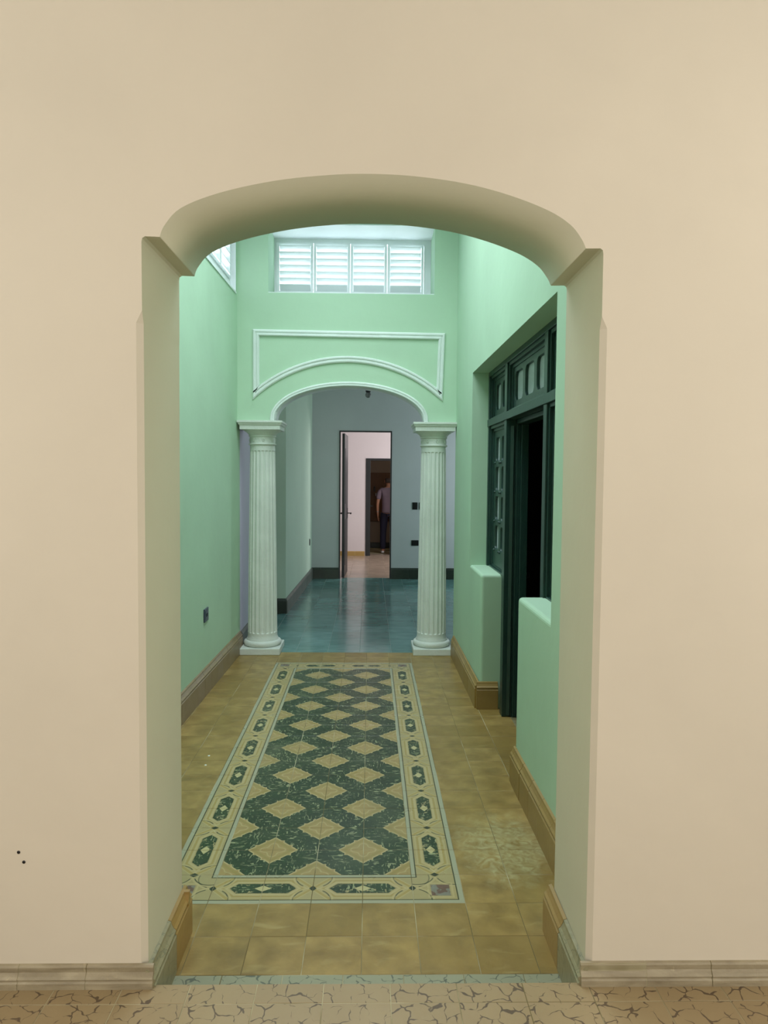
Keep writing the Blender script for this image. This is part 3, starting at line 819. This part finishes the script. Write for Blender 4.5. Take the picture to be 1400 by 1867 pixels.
skirting(bpk, (-1.2, PY), (-.10, PY), 1, 'mustard_skirting', [(0, 0), (.015, 0), (.015, .085), (0, .095)], 0, .3)
d3 = empty('door_3', (0, 0, 0), label='dark green framed doorway in the pink wall behind which a person stands', **S)
boxes('door_frame', [((-.085, PY-.01, 0), (.012, PY+.16, 2.02)), ((.70, PY-.01, 0), (.78, PY+.16, 2.02)), ((.012, PY-.01, 1.975), (.70, PY+.16, 2.02))], 'near_black_paint', d3, bevel=.002)
bm = bmesh.new(); box(bm, (.012, PY+.13, 1.02), (.06, PY+.16, 1.04)); link('strike_plate', bm, 'black_plastic', d3)
# last room
boxes('wall_last', [((-.6, 16.6, -.05), (2.4, 16.7, 3.2)), ((-.7, PY+.15, -.05), (-.6, 16.6, 3.2)), ((2.4, PY+.15, -.05), (2.5, 16.6, 3.2))], 'taupe_plaster', **S)
boxes('ceiling.005', [((-.7, PY+.14, 3.0), (2.5, 16.7, 3.1))], 'taupe_plaster', **S)
d4 = empty('door_4', (0, 0, 0), label='brown wooden door panel on the dim end wall behind the person', **S)
boxes('door_panel', [((.01, 16.54, .62), (1.0, 16.6, 1.735))], 'brown_wood', d4, bevel=.005)
boxes('door_panel', [((.01, 16.56, .10), (1.0, 16.6, .61))], 'taupe_plaster', d4, bevel=.005)
bm = bmesh.new(); box(bm, (.095, 16.50, 1.30), (.125, 16.54, 1.42), bevel=.008); link('pull_handle', bm, 'black_plastic', d4)
bm = bmesh.new(); box(bm, (.125, 16.50, 1.20), (.15, 16.54, 1.27), bevel=.008); link('lock_plate', bm, 'steel', d4)
bls = empty('baseboard_last_room', (0, 0, 0), **S)
skirting(bls, (-.5, 16.56), (1.2, 16.56), 1, 'dark_skirting', [(0, 0), (.02, 0), (.02, .12), (0, .13)], 0, .4)

# switches, sockets, lamp -------------------------------------------------
def socket(loc, rotz, w_, h, label, cat, mat, slots, insert='black_plastic', grp=None):
    root = empty('wall_socket' if cat == 'socket' else 'light_switch', loc, label=label, category=cat); root.rotation_euler = (0, 0, rotz)
    bm = bmesh.new(); box(bm, (-w_/2, -.009, -h/2), (w_/2, 0.001, h/2), bevel=.0025); link('cover_plate', bm, mat, root)
    bm = bmesh.new(); box(bm, (-w_*.3, -.011, -h*.34), (w_*.3, -.008, h*.34), bevel=.001); ins = link('insert', bm, insert, root)
    for (a, b, c, d) in slots:
        bm = bmesh.new(); box(bm, (a, -.0135, b), (c, -.0108, d)); link('contact' if cat == 'socket' else 'rocker', bm, 'black_plastic' if cat == 'socket' else mat, ins)
socket((xL(5.45), 5.45, .592), PI/2, .125, .10, 'small slate blue socket plate low on the left mint wall', 'socket', 'slate_plastic', [(-.02, -.012, -.014, .012), (.014, -.012, .02, .012)], 'slate_plastic')
socket((.726, FY, 1.182), 0, .082, .115, 'black switch plate on the far grey wall, left of the pair', 'switch', 'black_plastic', [(-.02, -.03, .02, .03)])
socket((.835, FY, 1.182), 0, .082, .115, 'black switch plate half hidden behind the right column', 'switch', 'black_plastic', [(-.02, -.03, .02, .03)])
socket((.732, FY, .586), 0, .116, .088, 'black socket plate low on the far grey wall beside the right column', 'socket', 'black_plastic', [(-.02, -.008, -.014, .008), (.014, -.008, .02, .008)])
socket((-.935, 11.2, .62), PI/2+.02, .08, .10, 'small black socket plate at the far left corner of the rear room', 'socket', 'black_plastic', [(-.02, -.008, -.014, .008)])
lamp = empty('pendant_lamp', (-.03, 9.0, 2.66), label='bare dark bulb in a socket hanging just under the far arch', category='lamp')
bm = bmesh.new(); bmesh.ops.create_uvsphere(bm, u_segments=20, v_segments=14, radius=.036, matrix=Matrix.Translation((0, 0, .0))); link('bulb', bm, 'bulb_glass', lamp, True)
bm = bmesh.new(); lathe(bm, [(.020, .028), (.030, .034), (.034, .06), (.034, .075), (.012, .085)], 20); link('lamp_socket', bm, 'black_plastic', lamp, True)
bm = bmesh.new(); lathe(bm, [(.004, .08), (.004, .57)], 8); link('cord', bm, 'black_plastic', lamp, True)
bm = bmesh.new(); lathe(bm, [(.045, .575), (.045, .59)], 20); link('ceiling_rose', bm, 'black_plastic', lamp)

# the person --------------------------------------------------------------
def skin(name, verts, edges_, radii, mat, parent, root=0, sub=2, flat=None, **props):
    me = bpy.data.meshes.new(name); me.from_pydata(verts, edges_, []); o = bpy.data.objects.new(name, me); C.objects.link(o)
    o.modifiers.new('skin', 'SKIN').use_smooth_shade = True
    for i, r in enumerate(radii):
        sv = me.skin_vertices[0].data[i]; sv.radius = r if isinstance(r, tuple) else (r, r); sv.use_root = (i == root)
    s_ = o.modifiers.new('sub', 'SUBSURF'); s_.levels = sub; s_.render_levels = sub
    bpy.context.view_layer.update()
    dg = bpy.context.evaluated_depsgraph_get(); nm = bpy.data.meshes.new_from_object(o.evaluated_get(dg))
    bpy.data.objects.remove(o)
    for p in nm.polygons: p.use_smooth = True
    nm.materials.clear(); n = linkme(name, nm, mat, parent, True, **props); return n
material('skin_tone', srgb(178, 128, 100), .5)
material('mauve_shirt', lambda p, r: mix(srgb(118, 104, 116), srgb(134, 118, 130), noise(p, 14, 3)), .85, .004, 9)
material('navy_cloth', srgb(20, 22, 44), .85)
material('grey_hair', lambda p, r: mix(srgb(46, 38, 34), srgb(78, 68, 60), noise(p, 60, 2)), .8)
material('shoe_white', srgb(205, 205, 205), .6)
man = empty('person', (.40, 15.36, 0), label='person seen from behind through the far doorway in mauve T-shirt and navy trousers', category='person')
man.rotation_euler = (0, 0, 0)
# +Y is the way he faces; legs, trunk, neck, head, arms and fingers as one skin
V, Ed, R = [], [], []
def chain(start, pts):
    prev = start
    for (c, r) in pts:
        V.append(c); R.append(r); i = len(V)-1
        if prev is not None: Ed.append((prev, i))
        prev = i
    return prev
chain(None, [((0, 0, .92), (.118, .082))])
chest = chain(0, [((0, -.005, 1.05), (.112, .078)), ((0, -.01, 1.22), (.140, .095)), ((0, -.005, 1.34), (.130, .085))])
neck = chain(chest, [((0, 0, 1.425), .050), ((0, .02, 1.475), .048), ((0, .025, 1.53), (.068, .082)), ((0, .025, 1.585), (.070, .086)), ((0, .02, 1.615), (.045, .055))])
chain(neck-3, [((0, .075, 1.50), .03)]) if False else None
for s_ in (-1, 1):
    hand = chain(chest, [((.135*s_, -.005, 1.355), .052), ((.185*s_, -.01, 1.32), .050), ((.215*s_, -.02, 1.18), .042), ((.235*s_, -.015, 1.06), .036), ((.235*s_, .02, .94), .032), ((.225*s_, .05, .84), .024), ((.222*s_, .062, .79), (.022, .034))])
    for k in range(4):
        y_ = .062+(k-1.5)*.019; L = (.85, 1., .95, .75)[k]
        chain(hand, [((.222*s_, y_, .762), .0095), ((.216*s_, y_+.002, .762-.035*L), .0088), ((.206*s_, y_+.004, .762-.062*L), .008), ((.194*s_, y_+.005, .762-.078*L), .007)])
    chain(hand-0, [((.215*s_, .098, .775), .010), ((.205*s_, .112, .75), .009), ((.198*s_, .116, .728), .008)])
    chain(0, [((.085*s_, 0, .84), .085), ((.10*s_, .0, .66), .072), ((.105*s_, .01, .48), .055), ((.11*s_, -.01, .33), .052), ((.11*s_, -.01, .10), .036), ((.11*s_, .0, .05), .034), ((.115*s_, .10, .035), (.036, .024))])
skin('body', V, Ed, R, 'skin_tone', man)
# clothes
V, Ed, R = [], [], []
chain(None, [((0, 0, .84), (.160, .122))])
ch = chain(0, [((0, 0, .93), (.156, .120)), ((0, -.005, 1.05), (.150, .115)), ((0, -.012, 1.22), (.162, .118)), ((0, -.008, 1.33), (.150, .105))])
chain(ch, [((0, 0, 1.405), .070)])
for s_ in (-1, 1): chain(ch, [((.14*s_, -.005, 1.352), .068), ((.192*s_, -.01, 1.315), .066), ((.212*s_, -.018, 1.22), .060), ((.220*s_, -.02, 1.15), .060)])
skin('shirt', V, Ed, R, 'mauve_shirt', man)
V, Ed, R = [], [], []
chain(None, [((0, 0, .97), (.150, .112))])
for s_ in (-1, 1): chain(0, [((.085*s_, 0, .83), .100), ((.100*s_, 0, .66), .088), ((.108*s_, .01, .48), .074), ((.112*s_, -.005, .30), .070), ((.114*s_, -.005, .08), .068)])
skin('trousers', V, Ed, R, 'navy_cloth', man)
for s_ in (-1, 1):
    V, Ed, R = [], [], []
    chain(None, [((.115*s_, -.045, .042), (.040, .034)), ((.118*s_, .05, .036), (.044, .030)), ((.125*s_, .15, .030), (.040, .024))])
    skin('shoe', V, Ed, R, 'shoe_white', man, sub=1)
bm = bmesh.new(); bmesh.ops.create_uvsphere(bm, u_segments=24, v_segments=16, radius=1)
bmesh.ops.delete(bm, geom=[v for v in bm.verts if (v.co.z < -.45) or v.co.z > .62 or (v.co.y > .35)], context='VERTS')
for v in bm.verts: v.co = (v.co.x*.079, .018+v.co.y*.098, 1.555+v.co.z*.105)
h_ = link('hair', bm, 'grey_hair', man, True); h_.modifiers.new('t', 'SOLIDIFY').thickness = .008
for s_ in (-1, 1):
    bm = bmesh.new(); bmesh.ops.create_uvsphere(bm, u_segments=10, v_segments=8, radius=1)
    for v in bm.verts: v.co = (.080*s_+v.co.x*.010, .025+v.co.y*.018, 1.545+v.co.z*.032)
    link('ear', bm, 'skin_tone', man, True)
bm = bmesh.new(); bmesh.ops.create_cone(bm, segments=6, radius1=.016, radius2=.005, depth=.045, matrix=Matrix.Translation((0, .120, 1.535))); link('nose', bm, 'skin_tone', man, True)
bm = bmesh.new(); bmesh.ops.create_cone(bm, segments=14, radius1=.028, radius2=.028, depth=.022, matrix=Matrix.Translation((-.232, .03, .90))); link('wristwatch', bm, 'steel', man)
